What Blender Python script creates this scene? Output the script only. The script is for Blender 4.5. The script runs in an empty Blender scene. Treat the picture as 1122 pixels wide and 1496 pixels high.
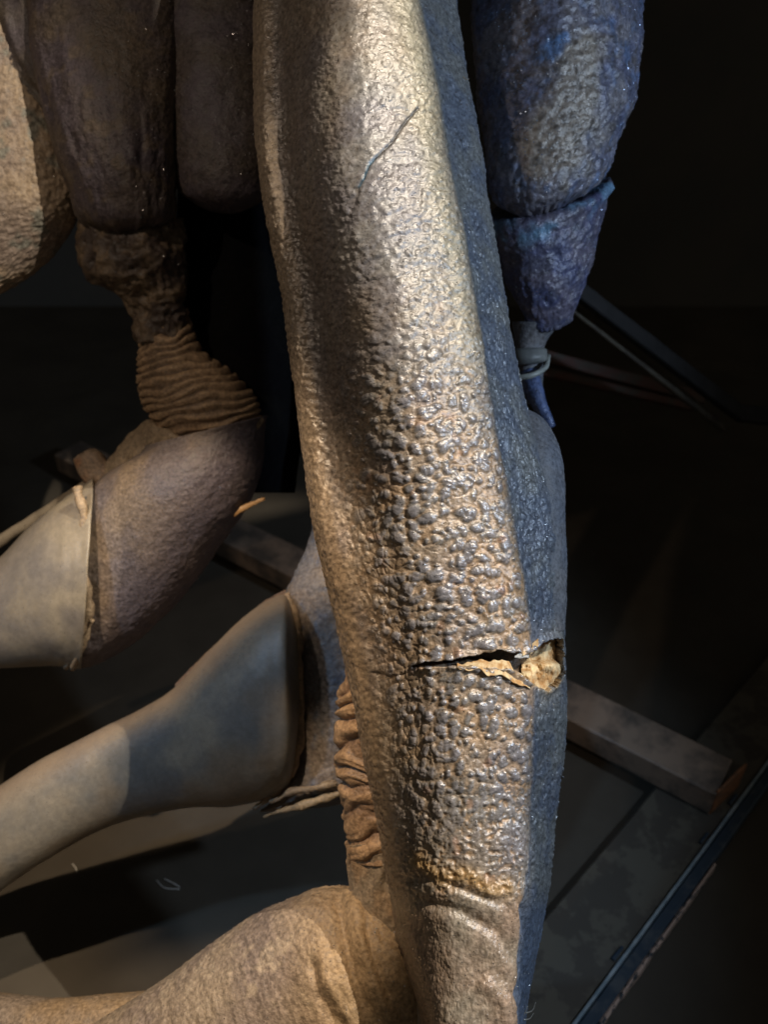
import bpy, math
import numpy as np
from mathutils import Vector, Matrix

# ------------------------------------------------------------------ camera
S = bpy.context.scene
COL = S.collection
PITCH = math.radians(36)
CAM = np.array([0.0, 0.0, 1.45])
FPX = 1200.0                       # focal length in photo pixels (1122 x 1496)
FW = np.array([0.0, math.cos(PITCH), -math.sin(PITCH)])
UP = np.array([0.0, math.sin(PITCH), math.cos(PITCH)])
RT = np.array([1.0, 0.0, 0.0])
cd = bpy.data.cameras.new('camera'); cam = bpy.data.objects.new('camera', cd); COL.objects.link(cam)
cam.location = CAM; cam.rotation_euler = (math.pi/2 - PITCH, 0, 0)
cd.sensor_fit = 'VERTICAL'; cd.sensor_height = 24.0; cd.lens = FPX/1496*24.0
cd.clip_start = 0.02; cd.clip_end = 60
cd.dof.use_dof = True; cd.dof.focus_distance = 0.83; cd.dof.aperture_fstop = cd.lens/1000/0.0065
S.camera = cam
S.view_settings.view_transform = 'Standard'; S.view_settings.look = 'None'
S.view_settings.exposure = 0.0; S.view_settings.gamma = 1.0

ZOFF = 0.0
def at(px, py, d):
    "point of the place seen at a photo pixel, d metres in front of the camera"
    px = np.asarray(px, float)[..., None]; py = np.asarray(py, float)[..., None]; d = np.asarray(d, float)[..., None]+ZOFF
    return CAM + d*(FW + RT*(px-561)/FPX - UP*(py-748)/FPX)
def on_z(px, py, z):
    r = FW + RT*(px-561)/FPX - UP*(py-748)/FPX
    return CAM + r*((z-CAM[2])/r[2])

# ------------------------------------------------------------------ world and lamps
w = bpy.data.worlds.new("World"); S.world = w; w.use_nodes = True
bg = w.node_tree.nodes['Background']; bg.inputs[0].default_value = (0.5, 0.46, 0.39, 1); bg.inputs[1].default_value = 0.11

KEY = CAM + RT*1.78 + UP*2.15 - FW*1.0
BLUE = CAM + RT*1.25 + UP*0.35 + FW*0.15
TOP = CAM + RT*-.4 + UP*1.0 - FW*0.1
def aim(o, p):
    d = Vector(p) - o.location
    o.rotation_euler = d.to_track_quat('-Z', 'Y').to_euler()
def lamp(name, kind, loc, target, power, col, **kw):
    l = bpy.data.lights.new(name, kind); o = bpy.data.objects.new(name, l); COL.objects.link(o)
    o.location = loc; aim(o, target); l.energy = power; l.color = col
    for k, v in kw.items(): setattr(l, k, v)
    return o
lamp('warm_key_lamp', 'SPOT', KEY, at(520, 800, 0.95), 490, (1.0, 0.895, 0.745), spot_size=math.radians(34), spot_blend=0.25, shadow_soft_size=0.008)
lamp('blue_lamp', 'SPOT', BLUE, at(640, 700, 1.0), 42, (0.6, 0.77, 1.0), spot_size=math.radians(75), spot_blend=0.6, shadow_soft_size=0.04)
lamp('warm_top_lamp', 'SPOT', TOP, at(225, 1190, 1.2), 110, (1.0, 0.78, 0.54), spot_size=math.radians(29), spot_blend=0.35, shadow_soft_size=0.012)

lamp('blue_side_lamp', 'SPOT', CAM + RT*-1.0 + UP*.45 + FW*.1, at(300, 1070, 1.2), 22, (.38, .64, 1.0), spot_size=math.radians(32), spot_blend=.6, shadow_soft_size=.03)
SIDE = CAM + RT*-1.0 + UP*0.9 - FW*0.2
lamp('warm_fill_lamp', 'SPOT', SIDE, at(170, 400, 1.15), 17, (1.0, 0.8, 0.62), spot_size=math.radians(52), spot_blend=1.0, shadow_soft_size=0.02)  # added fill to brighten the dark leg, no such source seen

# ------------------------------------------------------------------ numpy noise
def _h(ix, iy, iz, seed):
    a = (ix.astype(np.int64)*374761393 + iy.astype(np.int64)*668265263 + iz.astype(np.int64)*2147483647 + seed*974634777) & 0xffffffff
    a = ((a ^ (a >> 13))*1274126177) & 0xffffffff
    a = ((a ^ (a >> 16))*2246822519) & 0xffffffff
    a = a ^ (a >> 15)
    return (a & 0xffffff)/float(0xffffff)
def vn(P, f, seed=0):
    Q = P*f; I = np.floor(Q); F = Q-I; F = F*F*(3-2*F); I = I.astype(np.int64); r = 0
    for dx in (0, 1):
        for dy in (0, 1):
            for dz in (0, 1):
                wt = (F[..., 0] if dx else 1-F[..., 0])*(F[..., 1] if dy else 1-F[..., 1])*(F[..., 2] if dz else 1-F[..., 2])
                r = r + wt*_h(I[..., 0]+dx, I[..., 1]+dy, I[..., 2]+dz, seed)
    return r*2-1
def fbm(P, f, o=4, seed=0, g=0.55):
    r = 0; a = 1; t = 0
    for i in range(o):
        r = r + a*vn(P, f, seed+i*17); t += a; a *= g; f *= 2.03
    return r/t
def U3(U, V): return np.stack([U, V, np.zeros_like(U)], -1)
def pebbles(U, V, cell, seed, prob=1.0, elong=1.5, rmin=.32, rmax=.62, power=.7, ang=0.0):
    "domes scattered on a jittered grid; returns height 0..1 and the id noise of the winning dome"
    X = U/cell; Y = V/cell; IX = np.floor(X).astype(np.int64); IY = np.floor(Y).astype(np.int64)
    best = np.zeros_like(X); bid = np.zeros_like(X)
    zz = np.zeros_like(IX)
    for dx in (-1, 0, 1):
        for dy in (-1, 0, 1):
            jx = IX+dx; jy = IY+dy
            h = [_h(jx, jy, zz, seed+k*101) for k in range(6)]
            cx = jx+.5+(h[0]-.5)*.85; cy = jy+.5+(h[1]-.5)*.85
            a = ang+(h[2]-.5)*1.9; c, s = np.cos(a), np.sin(a)
            ex = (X-cx)*c+(Y-cy)*s; ey = -(X-cx)*s+(Y-cy)*c
            R = rmin+(rmax-rmin)*h[3]; el = 1+(elong-1)*h[4]
            q = (ex/(R*el))**2+(ey/R)**2
            v = np.clip(1-q, 0, 1)**power*(.45+.55*h[3])*(h[5] < prob)
            m = v > best; best = np.where(m, v, best); bid = np.where(m, h[4], bid)
    return best, bid
def worley(U, V, cell, seed):
    X = U/cell; Y = V/cell; IX = np.floor(X).astype(np.int64); IY = np.floor(Y).astype(np.int64)
    f1 = np.full(X.shape, 9.); f2 = np.full(X.shape, 9.); zz = np.zeros_like(IX)
    for dx in (-1, 0, 1):
        for dy in (-1, 0, 1):
            jx = IX+dx; jy = IY+dy
            d = np.hypot(X-jx-_h(jx, jy, zz, seed), Y-jy-_h(jx, jy, zz, seed+7))
            f2 = np.minimum(f2, np.maximum(f1, d)); f1 = np.minimum(f1, d)
    return f1, f2
def ss(a, b, x):
    t = np.clip((x-a)/(b-a), 0, 1); return t*t*(3-2*t)
def spline(T, Y, t):
    "monotone-ish cubic through stations"
    T = np.asarray(T, float); Y = np.asarray(Y, float); one = Y.ndim == 1
    if one: Y = Y[:, None]
    d = np.diff(Y, axis=0)/np.diff(T)[:, None]
    m = np.vstack([d[:1], (d[:-1]+d[1:])/2, d[-1:]])
    i = np.clip(np.searchsorted(T, t, side='right')-1, 0, len(T)-2); h = (T[i+1]-T[i]); s = ((t-T[i])/h)[:, None]; h = h[:, None]
    r = (2*s**3-3*s**2+1)*Y[i]+(s**3-2*s**2+s)*h*m[i]+(-2*s**3+3*s**2)*Y[i+1]+(s**3-s**2)*h*m[i+1]
    return r[:, 0] if one else r
def seg_dist(X, Y, pts):
    "distance in pixels to a polyline and the parameter along it"
    D = np.full(X.shape, 1e9); T = np.zeros(X.shape); n = len(pts)-1
    for k in range(n):
        ax, ay = pts[k]; bx, by = pts[k+1]; vx, vy = bx-ax, by-ay
        t = np.clip(((X-ax)*vx+(Y-ay)*vy)/(vx*vx+vy*vy), 0, 1)
        d = np.hypot(X-ax-t*vx, Y-ay-t*vy); m = d < D
        D = np.where(m, d, D); T = np.where(m, (k+t)/n, T)
    return D, T

# ------------------------------------------------------------------ materials
def nodes(name):
    m = bpy.data.materials.new(name); m.use_nodes = True; nt = m.node_tree
    return m, nt, nt.nodes['Principled BSDF']
def skin(name, rough=.42, metal=.0, spec=.5, glitter=.05, gs=750, bump=.0006, bs=500, coat=0.0, ns=220, nc=.37, sparkle=(0.75, 0.72, 0.7)):
    "painted rubber skin: colour from the paint attribute, broken up, with fine relief and glitter flakes"
    m, nt, b = nodes(name); N = nt.nodes.new; L = nt.links.new
    a = N('ShaderNodeVertexColor'); a.layer_name = 'paint'
    tc = N('ShaderNodeTexCoord')
    n1 = N('ShaderNodeTexNoise'); n1.inputs['Scale'].default_value = ns; n1.inputs['Detail'].default_value = 5; L(tc.outputs['Object'], n1.inputs['Vector'])
    mr = N('ShaderNodeMapRange'); mr.inputs['From Min'].default_value = .3; mr.inputs['From Max'].default_value = .7; mr.inputs['To Min'].default_value = 1-nc; mr.inputs['To Max'].default_value = 1+nc
    L(n1.outputs['Fac'], mr.inputs['Value'])
    mx = N('ShaderNodeVectorMath'); mx.operation = 'SCALE'; L(a.outputs['Color'], mx.inputs[0]); L(mr.outputs[0], mx.inputs['Scale'])
    v = N('ShaderNodeTexVoronoi'); v.inputs['Scale'].default_value = gs; L(tc.outputs['Object'], v.inputs['Vector'])
    sp = N('ShaderNodeSeparateColor'); L(v.outputs['Color'], sp.inputs[0])
    lt = N('ShaderNodeMath'); lt.operation = 'LESS_THAN'; lt.inputs[1].default_value = glitter; L(sp.outputs[0], lt.inputs[0])
    ds = N('ShaderNodeMath'); ds.operation = 'LESS_THAN'; ds.inputs[1].default_value = .42; L(v.outputs['Distance'], ds.inputs[0])
    fl = N('ShaderNodeMath'); fl.operation = 'MULTIPLY'; L(lt.outputs[0], fl.inputs[0]); L(ds.outputs[0], fl.inputs[1])
    cm = N('ShaderNodeMix'); cm.data_type = 'RGBA'; L(fl.outputs[0], cm.inputs[0]); L(mx.outputs[0], cm.inputs[6]); cm.inputs[7].default_value = (*sparkle, 1)
    L(cm.outputs[2], b.inputs['Base Color'])
    n2 = N('ShaderNodeTexNoise'); n2.inputs['Scale'].default_value = bs; n2.inputs['Detail'].default_value = 4; L(tc.outputs['Object'], n2.inputs['Vector'])
    bp = N('ShaderNodeBump'); bp.inputs['Distance'].default_value = bump; bp.inputs['Strength'].default_value = 1; L(n2.outputs['Fac'], bp.inputs['Height'])
    sb = N('ShaderNodeVectorMath'); sb.operation = 'SUBTRACT'; L(v.outputs['Color'], sb.inputs[0]); sb.inputs[1].default_value = (.5, .5, .5)
    sc = N('ShaderNodeVectorMath'); sc.operation = 'SCALE'; L(sb.outputs[0], sc.inputs[0]); mm = N('ShaderNodeMath'); mm.operation = 'MULTIPLY'; mm.inputs[1].default_value = 1.3; L(fl.outputs[0], mm.inputs[0]); L(mm.outputs[0], sc.inputs['Scale'])
    ad = N('ShaderNodeVectorMath'); L(bp.outputs[0], ad.inputs[0]); L(sc.outputs[0], ad.inputs[1])
    no = N('ShaderNodeVectorMath'); no.operation = 'NORMALIZE'; L(ad.outputs[0], no.inputs[0]); L(no.outputs[0], b.inputs['Normal'])
    rr = N('ShaderNodeMapRange'); rr.inputs['From Min'].default_value = .35; rr.inputs['From Max'].default_value = .65; rr.inputs['To Min'].default_value = rough-.1; rr.inputs['To Max'].default_value = rough+.12; L(n1.outputs['Fac'], rr.inputs['Value'])
    gl = N('ShaderNodeAttribute'); gl.attribute_name = 'gloss'
    rg_ = N('ShaderNodeMix'); L(gl.outputs['Fac'], rg_.inputs[0]); L(rr.outputs[0], rg_.inputs[2]); rg_.inputs[3].default_value = .19
    rm = N('ShaderNodeMix'); L(fl.outputs[0], rm.inputs[0]); L(rg_.outputs[0], rm.inputs[2]); rm.inputs[3].default_value = .22; L(rm.outputs[0], b.inputs['Roughness'])
    mt = N('ShaderNodeMix'); L(fl.outputs[0], mt.inputs[0]); mt.inputs[2].default_value = metal; mt.inputs[3].default_value = .9; L(mt.outputs[0], b.inputs['Metallic'])
    b.inputs['Specular IOR Level'].default_value = spec
    b.inputs['Coat Weight'].default_value = coat; b.inputs['Coat Roughness'].default_value = .25
    return m
def plain(name, c1, c2, scale=30, rough=.6, bump=.001, detail=6, metal=0.0, thr=(.4, .6)):
    m, nt, b = nodes(name); N = nt.nodes.new; L = nt.links.new
    tc = N('ShaderNodeTexCoord'); n = N('ShaderNodeTexNoise'); n.inputs['Scale'].default_value = scale; n.inputs['Detail'].default_value = detail; n.inputs['Roughness'].default_value = .65
    L(tc.outputs['Object'], n.inputs['Vector'])
    r = N('ShaderNodeMapRange'); r.inputs['From Min'].default_value = thr[0]; r.inputs['From Max'].default_value = thr[1]; L(n.outputs['Fac'], r.inputs['Value'])
    x = N('ShaderNodeMix'); x.data_type = 'RGBA'; L(r.outputs[0], x.inputs[0]); x.inputs[6].default_value = (*c1, 1); x.inputs[7].default_value = (*c2, 1); L(x.outputs[2], b.inputs['Base Color'])
    bp = N('ShaderNodeBump'); bp.inputs['Distance'].default_value = bump; L(n.outputs['Fac'], bp.inputs['Height']); L(bp.outputs[0], b.inputs['Normal'])
    b.inputs['Roughness'].default_value = rough; b.inputs['Metallic'].default_value = metal
    return m
M_MAIN = skin('glossy_bumpy_skin', rough=.37, metal=.08, spec=.7, glitter=.05, gs=620, coat=.06)
M_SKIN = skin('dull_skin', rough=.5, spec=.4, glitter=.012, gs=650, bump=.0012, bs=330)
M_BLUE = skin('blue_glitter_skin', rough=.38, metal=.1, spec=.6, glitter=.07, gs=520, bump=.0015, bs=260, sparkle=(.6, .75, 1))
M_SUEDE = skin('suede_skin', rough=.42, spec=.5, glitter=.012, gs=700, bump=.0003, bs=900, ns=700, nc=.16)
M_FOAM = plain('cream_foam', (.5, .27, .1), (.8, .62, .36), 90, .9, .002)

# ------------------------------------------------------------------ building
WL = {}
def link(name, me, mat=None, parent=None, loc=None):
    o = bpy.data.objects.new(name, me); COL.objects.link(o)
    if mat: me.materials.append(mat)
    loc = np.array(loc if loc is not None else (0, 0, 0), float); WL[o] = loc
    if parent is not None: o.parent = parent; o.location = loc-WL[parent]
    else: o.location = loc
    return o
def empty(name, loc, label=None, cat=None, parent=None):
    o = bpy.data.objects.new(name, None); COL.objects.link(o); o.empty_display_size = .1; WL[o] = np.array(loc, float)
    if parent is not None: o.parent = parent; o.location = WL[o]-WL[parent]
    else: o.location = loc
    if label: o['label'] = label
    if cat: o['category'] = cat
    return o
def grid_mesh(name, P, col, mat, parent, closed=True, caps=True, wind=1, gloss=None):
    "rows x columns of points, columns closed into a ring"
    R, C, _ = P.shape; c0 = P.reshape(-1, 3).mean(0); V = P.reshape(-1, 3)
    CC = C if closed else C-1
    i = np.arange(R-1)[:, None]*C; j = np.arange(CC)[None, :]; j2 = (j+1) % C
    q = np.stack([i+j, i+j2, i+C+j2, i+C+j], -1).reshape(-1, 4)
    if wind < 0: q = q[:, ::-1]
    tri = np.zeros((0, 3), int); K = col.reshape(-1, 3)
    if closed and caps:
        a = len(V); V = np.vstack([V, P[0].mean(0), P[-1].mean(0)]); K = np.vstack([K, col[0].mean(0), col[-1].mean(0)])
        jj = np.arange(C); t0 = np.stack([jj, np.full(C, a), (jj+1) % C], -1); b0 = (R-1)*C; t1 = np.stack([b0+jj, b0+(jj+1) % C, np.full(C, a+1)], -1)
        tri = np.vstack([t0, t1])
        if wind < 0: tri = tri[:, ::-1]
    me = bpy.data.meshes.new(name); me.vertices.add(len(V)); me.vertices.foreach_set('co', (V-c0).astype(np.float32).ravel())
    nl = len(q)*4+len(tri)*3; me.loops.add(nl); me.loops.foreach_set('vertex_index', np.concatenate([q.ravel(), tri.ravel()]).astype(np.int32))
    me.polygons.add(len(q)+len(tri)); st = np.concatenate([np.arange(len(q))*4, len(q)*4+np.arange(len(tri))*3]).astype(np.int32)
    me.polygons.foreach_set('loop_start', st); me.update(calc_edges=True); me.validate()
    me.polygons.foreach_set('use_smooth', np.ones(len(me.polygons), bool))
    ca = me.color_attributes.new('paint', 'FLOAT_COLOR', 'POINT'); ca.data.foreach_set('color', np.hstack([K, np.ones((len(K), 1))]).astype(np.float32).ravel())
    me.update()
    if gloss is not None:
        ga = me.attributes.new('gloss', 'FLOAT', 'POINT'); ga.data.foreach_set('value', np.concatenate([gloss.ravel(), np.zeros(len(V)-gloss.size)]).astype(np.float32))
    return link(name, me, mat, parent, c0)
def normals(P, closed=True):
    du = (np.roll(P, -1, 1)-np.roll(P, 1, 1)) if closed else np.gradient(P, axis=1)
    dv = np.gradient(P, axis=0); n = np.cross(du, dv); n /= np.linalg.norm(n, axis=-1, keepdims=True)+1e-12
    c = P.mean(1, keepdims=True); s = np.sign(((P-c)*n).sum(-1).mean()); return n*s, s
def smooth_rows(P, k):
    for _ in range(k):
        P = P.copy(); P[:, :] = (np.roll(P, 1, 1)+2*P+np.roll(P, -1, 1))/4
        P[1:-1] = (P[:-2]+2*P[1:-1]+P[2:])/4
    return P
def limb(name, st, mat, parent, disp, paint, step=3.0, power=1.0, thick=.9, label=None, caps=True, rnd=(0, 0), mod=None, bow=0):
    "limb lofted through stations (ax,ay, bx,by, depth[, thickness m]); disp and paint get the surface points and unwrapped metres"
    st = np.array([list(s)+([.5*thick*math.hypot(s[2]-s[0], s[3]-s[1])*s[4]/FPX] if len(s) == 5 else []) for s in st], float)
    mid = (st[:, :2]+st[:, 2:4])/2; ln = np.concatenate([[0], np.cumsum(np.hypot(*np.diff(mid, axis=0).T)+1e-6)])
    R = int(ln[-1]/step)+2; wmax = np.hypot(st[:, 2]-st[:, 0], st[:, 3]-st[:, 1]).max(); C = max(24, int(wmax*2.6/step))
    t = np.linspace(0, ln[-1], R); Q = spline(ln, st, t)
    k = np.ones(R)
    if rnd[0]: k *= np.sqrt(np.clip(1-(1-np.clip(t/rnd[0], .01, 1))**2, 0, 1))
    if rnd[1]: k *= np.sqrt(np.clip(1-(1-np.clip((ln[-1]-t)/rnd[1], .01, 1))**2, 0, 1))
    th = np.linspace(0, 2*math.pi, C, endpoint=False); c, s = np.cos(th), np.sin(th)
    c = -np.sign(c)*np.abs(c)**power; s = np.sign(s)*np.abs(s)**power
    cx = (Q[:, 0]+Q[:, 2])/2; cy = (Q[:, 1]+Q[:, 3])/2; hx = (Q[:, 2]-Q[:, 0])/2*k; hy = (Q[:, 3]-Q[:, 1])/2*k
    PX = cx[:, None]+hx[:, None]*c; PY = cy[:, None]+hy[:, None]*c+bow*s; D = Q[:, 4:5]-(Q[:, 5]*k)[:, None]*s
    if mod: D = mod(PX, PY, D, s)
    P = at(PX, PY, D); n, sg = normals(P)
    V = np.repeat((t*np.mean(Q[:, 4])/FPX)[:, None], C, 1); U = np.cumsum(np.linalg.norm(np.roll(P, 1, 1)-P, axis=-1).mean(0))[None, :].repeat(R, 0)
    d = disp(P, U, V, PX, PY); P2 = P+n*np.asarray(d)[..., None]
    K = np.clip(paint(P, U, V, PX, PY, d), 0, 1)
    o = grid_mesh(name, P2, K, mat, parent, True, caps, 1 if sg > 0 else -1)
    if label: o['label'] = label
    return o
def C3(*c): return np.array(c, float)
def mixc(a, b, t):
    t = np.clip(t, 0, 1)[..., None]; return a*(1-t)+b*t

BROWN = C3(.16, .105, .07); PURP = C3(.125, .098, .115); GREY = C3(.2, .18, .165); OCH = C3(.36, .2, .09); TAN = C3(.34, .235, .14)
BLU = C3(.05, .09, .26); CYAN = C3(.1, .25, .36); DARK = C3(.03, .025, .025)
def grain(amp=.0012, f=1):
    def g(P, U, V, X, Y):
        h, _ = pebbles(U, V, .0048/f, 5, .9, 1.5); return amp*h+amp*1.2*fbm(P, 60*f, 3, 3)+.003*fbm(P, 14, 2, 8)
    return g
def tone(a, b, c=None, f=16, cf=50, seed=1):
    def p(P, U, V, X, Y, d):
        K = mixc(a+0*P, b, ss(-.35, .35, fbm(P, f, 4, seed)))
        if c is not None: K = mixc(K, c, ss(.12, .45, fbm(P, cf, 3, seed+9))*.7)
        return K*(1+.2*fbm(P, 200, 2, seed+3))[..., None]
    return p

creature = empty('creature_statue', on_z(620, 1400, 0.0), 'large horse-like creature statue with knobbly brown and blue skin, its near leg torn open', 'statue')

# ================================================================== the near leg
YS = np.array([-80, 0, 100, 200, 300, 400, 500, 600, 700, 800, 900, 1000, 1100, 1200, 1300, 1350, 1400, 1450, 1500, 1580], float)
XL = np.array([376, 372, 369, 372, 385, 405, 420, 433, 447, 463, 487, 510, 530, 550, 568, 577, 588, 600, 606, 612], float)
XE = np.array([590, 612, 634, 648, 668, 688, 705, 718, 737, 755, 770, 777, 775, 770, 764, 758, 755, 752, 748, 742], float)
XR = np.array([655, 668, 682, 700, 716, 733, 750, 772, 798, 815, 824, 827, 825, 814, 801, 794, 785, 775, 768, 758], float)
DD = np.array([.87, .862, .855, .848, .84, .835, .83, .825, .82, .818, .817, .817, .816, .815, .812, .809, .805, .80, .796, .79], float)
prof = np.array([(0, -.105), (.012, -.088), (.03, -.077), (.07, -.068), (.10, -.067), (.14, -.064), (.25, -.038), (.36, -.011), (.46, .003), (.57, .009), (.7, .004), (.83, -.008), (.94, -.021), (.99, -.03), (1.04, -.044), (1.3, -.060), (1.7, -.080), (1.93, -.098), (2, -.12)], float)
bk = np.array([(2, -.12), (1.85, -.155), (1.3, -.19), (.8, -.2), (.3, -.18), (.05, -.14), (0, -.095)], float)
def resample(p, n):
    q = p*[.15, 1]; q[:, 0] = p[:, 0]*.11; t = np.concatenate([[0], np.cumsum(np.hypot(*np.diff(q, axis=0).T))])
    return spline(t, p, np.linspace(0, t[-1], n))
PF = resample(prof, 330); PB = resample(bk, 46)[1:-1]; PR_ = np.vstack([PF, PB])
rows = np.arange(-70, 1570, 1.55)
xl = spline(YS, XL, rows)[:, None]; xe = spline(YS, XE, rows)[:, None]; xr = spline(YS, XR, rows)[:, None]; dd = spline(YS, DD, rows)[:, None]
X = PR_[:, 0][None, :]
PX = np.where(X <= 1, xl+(xe-xl)*X, xe+(xr-xe)*(X-1)); PY = rows[:, None]+0*PX
Z = PR_[:, 1][None, :]+0*PX
low = ss(1130, 1330, PY)
round_z = .010-np.where(X < .6, .09*np.clip((.6-X)/.6, 0, 1)**3.2, .125*np.clip((X-.6)/1.4, 0, 1)**2.2)-.0*PX
gent = ss(620, 840, PY)
gz = np.interp(X, [0, .015, .05, .12, .25, .42, .6, .8, .95, 1.02], [-.1, -.072, -.044, -.028, -.012, .002, .005, -.004, -.019, -.032])+0*PX
Z = np.where((np.arange(PX.shape[1])[None, :] < 330) & (X < .99), Z*(1-gent)+gz*gent, Z)
Z = Z*(1-low*.85)+np.where(np.arange(PX.shape[1])[None, :] < 330, round_z, Z)*low*.85
P = at(PX, PY, dd-Z); P = smooth_rows(P, 5)
n, sg = normals(P)
ncol = PX.shape[1]
Um = np.concatenate([[0], np.cumsum(np.linalg.norm(np.diff(P[600], axis=0), axis=-1))])[None, :].repeat(len(rows), 0)
Vm = np.concatenate([[0], np.cumsum(np.linalg.norm(np.diff(P[:, 150], axis=0), axis=-1))])[:, None].repeat(ncol, 1)
wx = .004*fbm(P, 40, 3, 41); wy = .004*fbm(P, 40, 3, 77)
frontness = ss(.1, .35, X+0*PX)*(1-.75*ss(1.0, 1.15, X+0*PX))
big = ss(330, 640, PY)*(1-ss(1120, 1290, PY))*(.3+.7*frontness)
medium = ss(40, 500, PY)*(1-ss(1260, 1330, PY))
h1, id1 = pebbles(Um+wx, Vm+wy, .0132, 11, .8, 1.8, .28, .5, .55, -.6)
h2, id2 = pebbles(Um+wx*.7, Vm-wy, .0072, 23, .85, 1.6, .3, .62, .75, -.5)
h3, _ = pebbles(Um, Vm, .0036, 31, .9, 1.4, .3, .6, .8)
h4, _ = pebbles(Um-wy, Vm+wx*.5, .0088, 57, .45, 1.7, .22, .42, .62, -.6)
rid = 1-np.abs(fbm(U3(Um*1.0, Vm*1.9, ), 75, 4, 61))*2.4
f1, f2 = worley(Um+wx*1.5, Vm+wy*1.5, .0115, 71)
relief = np.maximum(h1*big*.0033, np.maximum(h4*big*.0033, h2*(1-.75*big)*medium*.0015))
relief = relief+h3*.0006*(.25+.75*(1-big))+h2*.0006*(1-medium*.4)*(1-.6*big)
relief = relief+.0009*np.clip(rid, -1, 1)*ss(1080, 1200, PY)*(1-ss(1290, 1330, PY))*1.6
relief = relief-.0011*(1-ss(.02, .14, f2-f1))*big
d = relief+.0035*fbm(P, 11, 3, 90)+.0004*fbm(P, 140, 3, 91)+.0016*fbm(P, 32, 3, 92)
# folds under the knee band
def fold(pts, wd, amp):
    D, T = seg_dist(PX, PY, pts); return amp*np.exp(-(D/wd)**2)*ss(0, .12, T)*ss(1, .8, T)*(np.arange(ncol)[None, :] < 330)
d = d+fold([(600, 1330), (660, 1345), (730, 1390), (760, 1440)], 17, .0022)+fold([(590, 1300), (680, 1312), (745, 1345), (775, 1400)], 16, .002)
d = d-fold([(585, 1285), (640, 1285), (700, 1310), (750, 1325)], 6, .0028)-fold([(600, 1312), (670, 1332), (725, 1362), (765, 1425)], 8, .003)
d = d+fold([(590, 1350), (610, 1400), (640, 1460), (650, 1540)], 18, .005)-fold([(580, 1370), (592, 1430), (612, 1500), (620, 1560)], 9, .005)
d = d+fold([(700, 1430), (735, 1460), (748, 1530)], 14, .005)-fold([(762, 1310), (770, 1370), (765, 1430), (745, 1470)], 5, .005)
band = np.exp(-((PY-(1262+.28*(PX-600)+7*np.sin(PX*.09)))/15)**2)*ss(590, 612, PX)*(1-ss(742, 756, PX))
d = d+.003*band*(.6+fbm(P, 160, 3, 4))
# thin crack near the top
front = (np.arange(ncol)[None, :] < 330)
jit = 2.2*fbm(P, 180, 2, 5)
jl = 5*fbm(P, 30, 3, 6)
Dc, Tc = seg_dist(PX+jl, PY+jl, [(620, 148), (603, 172), (580, 198), (556, 226), (540, 243), (524, 274)])
cr = front*np.exp(-(Dc/1.5)**2)*ss(0, .2, Tc)*(.4+.6*ss(1.0, .7, Tc)); d = d-.0028*cr
D5, T5 = seg_dist(PX, PY+3*np.sin(PX*.2), [(524, 274), (508, 330), (480, 378)]); d = d-.0012*front*np.exp(-(D5/3)**2)
# the split: a long gap that widens to a hole at the right edge
tx = np.array([600, 625, 655, 685, 705, 725, 745, 765, 782, 795, 810, 820, 824], float)
tu = np.array([975, 967, 965, 962, 955, 951, 956, 957, 948, 938, 934, 936, 960], float)
tl = np.array([976, 974, 974, 972, 973, 975, 978, 988, 1003, 1008, 1000, 985, 965], float)
jy = 5*fbm(P, 120, 3, 15)
up_ = np.interp(PX, tx, tu)+jy; lo_ = np.interp(PX, tx, tl)+jy*.7
ins = np.minimum(PY-up_, lo_-PY)*front*(PX > 600)*(X < 1.97)
ins = np.minimum(ins, 822-PX+6*fbm(P, 150, 3, 19))
inn = ss(-1.0, 2.2, ins)*front*(PX > 603)*(PX < 823)
lip = front*np.exp(-(np.clip(-ins, 0, 40)/9)**2)*(PX > 612)*(PX < 822)
d = d*(1-inn)+inn*-.026+lip*(1-inn)*.0028
Dcx, Tx = seg_dist(PX+jit*1.4, PY+jit*1.4, [(604, 976), (590, 985), (572, 990), (545, 984)]); d = d-.002*front*np.exp(-(Dcx/2.5)**2)
Dc2, _ = seg_dist(PX+jit*1.4, PY+jit*1.4, [(640, 985), (624, 1000), (612, 1016)]); d = d-.002*front*np.exp(-(Dc2/2)**2)
# paint
m1 = ss(-.3, .35, fbm(P, 13, 4, 101)); m2 = ss(-.25, .35, fbm(P, 24, 4, 115))
K = mixc(C3(.3, .235, .175)+0*P, C3(.22, .2, .205), m1); K = mixc(K, C3(.34, .31, .26), m2*.55)
hh = np.clip(relief/.0026, 0, 1)
K = mixc(K, C3(.44, .28, .155), (1-ss(.08, .5, hh))*(.6+.4*ss(-.2, .2, fbm(P, 30, 3, 130)))*ss(430, 760, PY)*(.25+.75*frontness)*.85)
K = mixc(K, C3(.1, .075, .055), np.exp(-((hh-.4)/.13)**2)*big*.55)
K = mixc(K, C3(.25, .232, .245), ss(.45, .9, hh)*big*.75)
K = mixc(K, C3(.5, .24, .12), ss(.45, .6, fbm(P, 70, 2, 140))*.35*frontness*ss(300, 800, PY))
K = mixc(K, C3(.3, .27, .17), np.exp(-((PX-xe+18)/26)**2)*(1-ss(300, 700, PY))*.6)
K = mixc(K, C3(.1, .075, .06), (1-ss(.2, .5, X+0*PX))*(1-ss(.0, .12, -X+.12))*.75*(1-ss(650, 820, PY)))  # brown skin darkened further to carry the left band's shadow
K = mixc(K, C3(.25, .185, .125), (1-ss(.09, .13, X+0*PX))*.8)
K = mixc(K, C3(.37, .26, .165), (1-ss(.3, .6, X+0*PX))*ss(680, 850, PY)*(.35+.3*m2)*(1-.5*ss(.4, .8, hh)))
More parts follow.
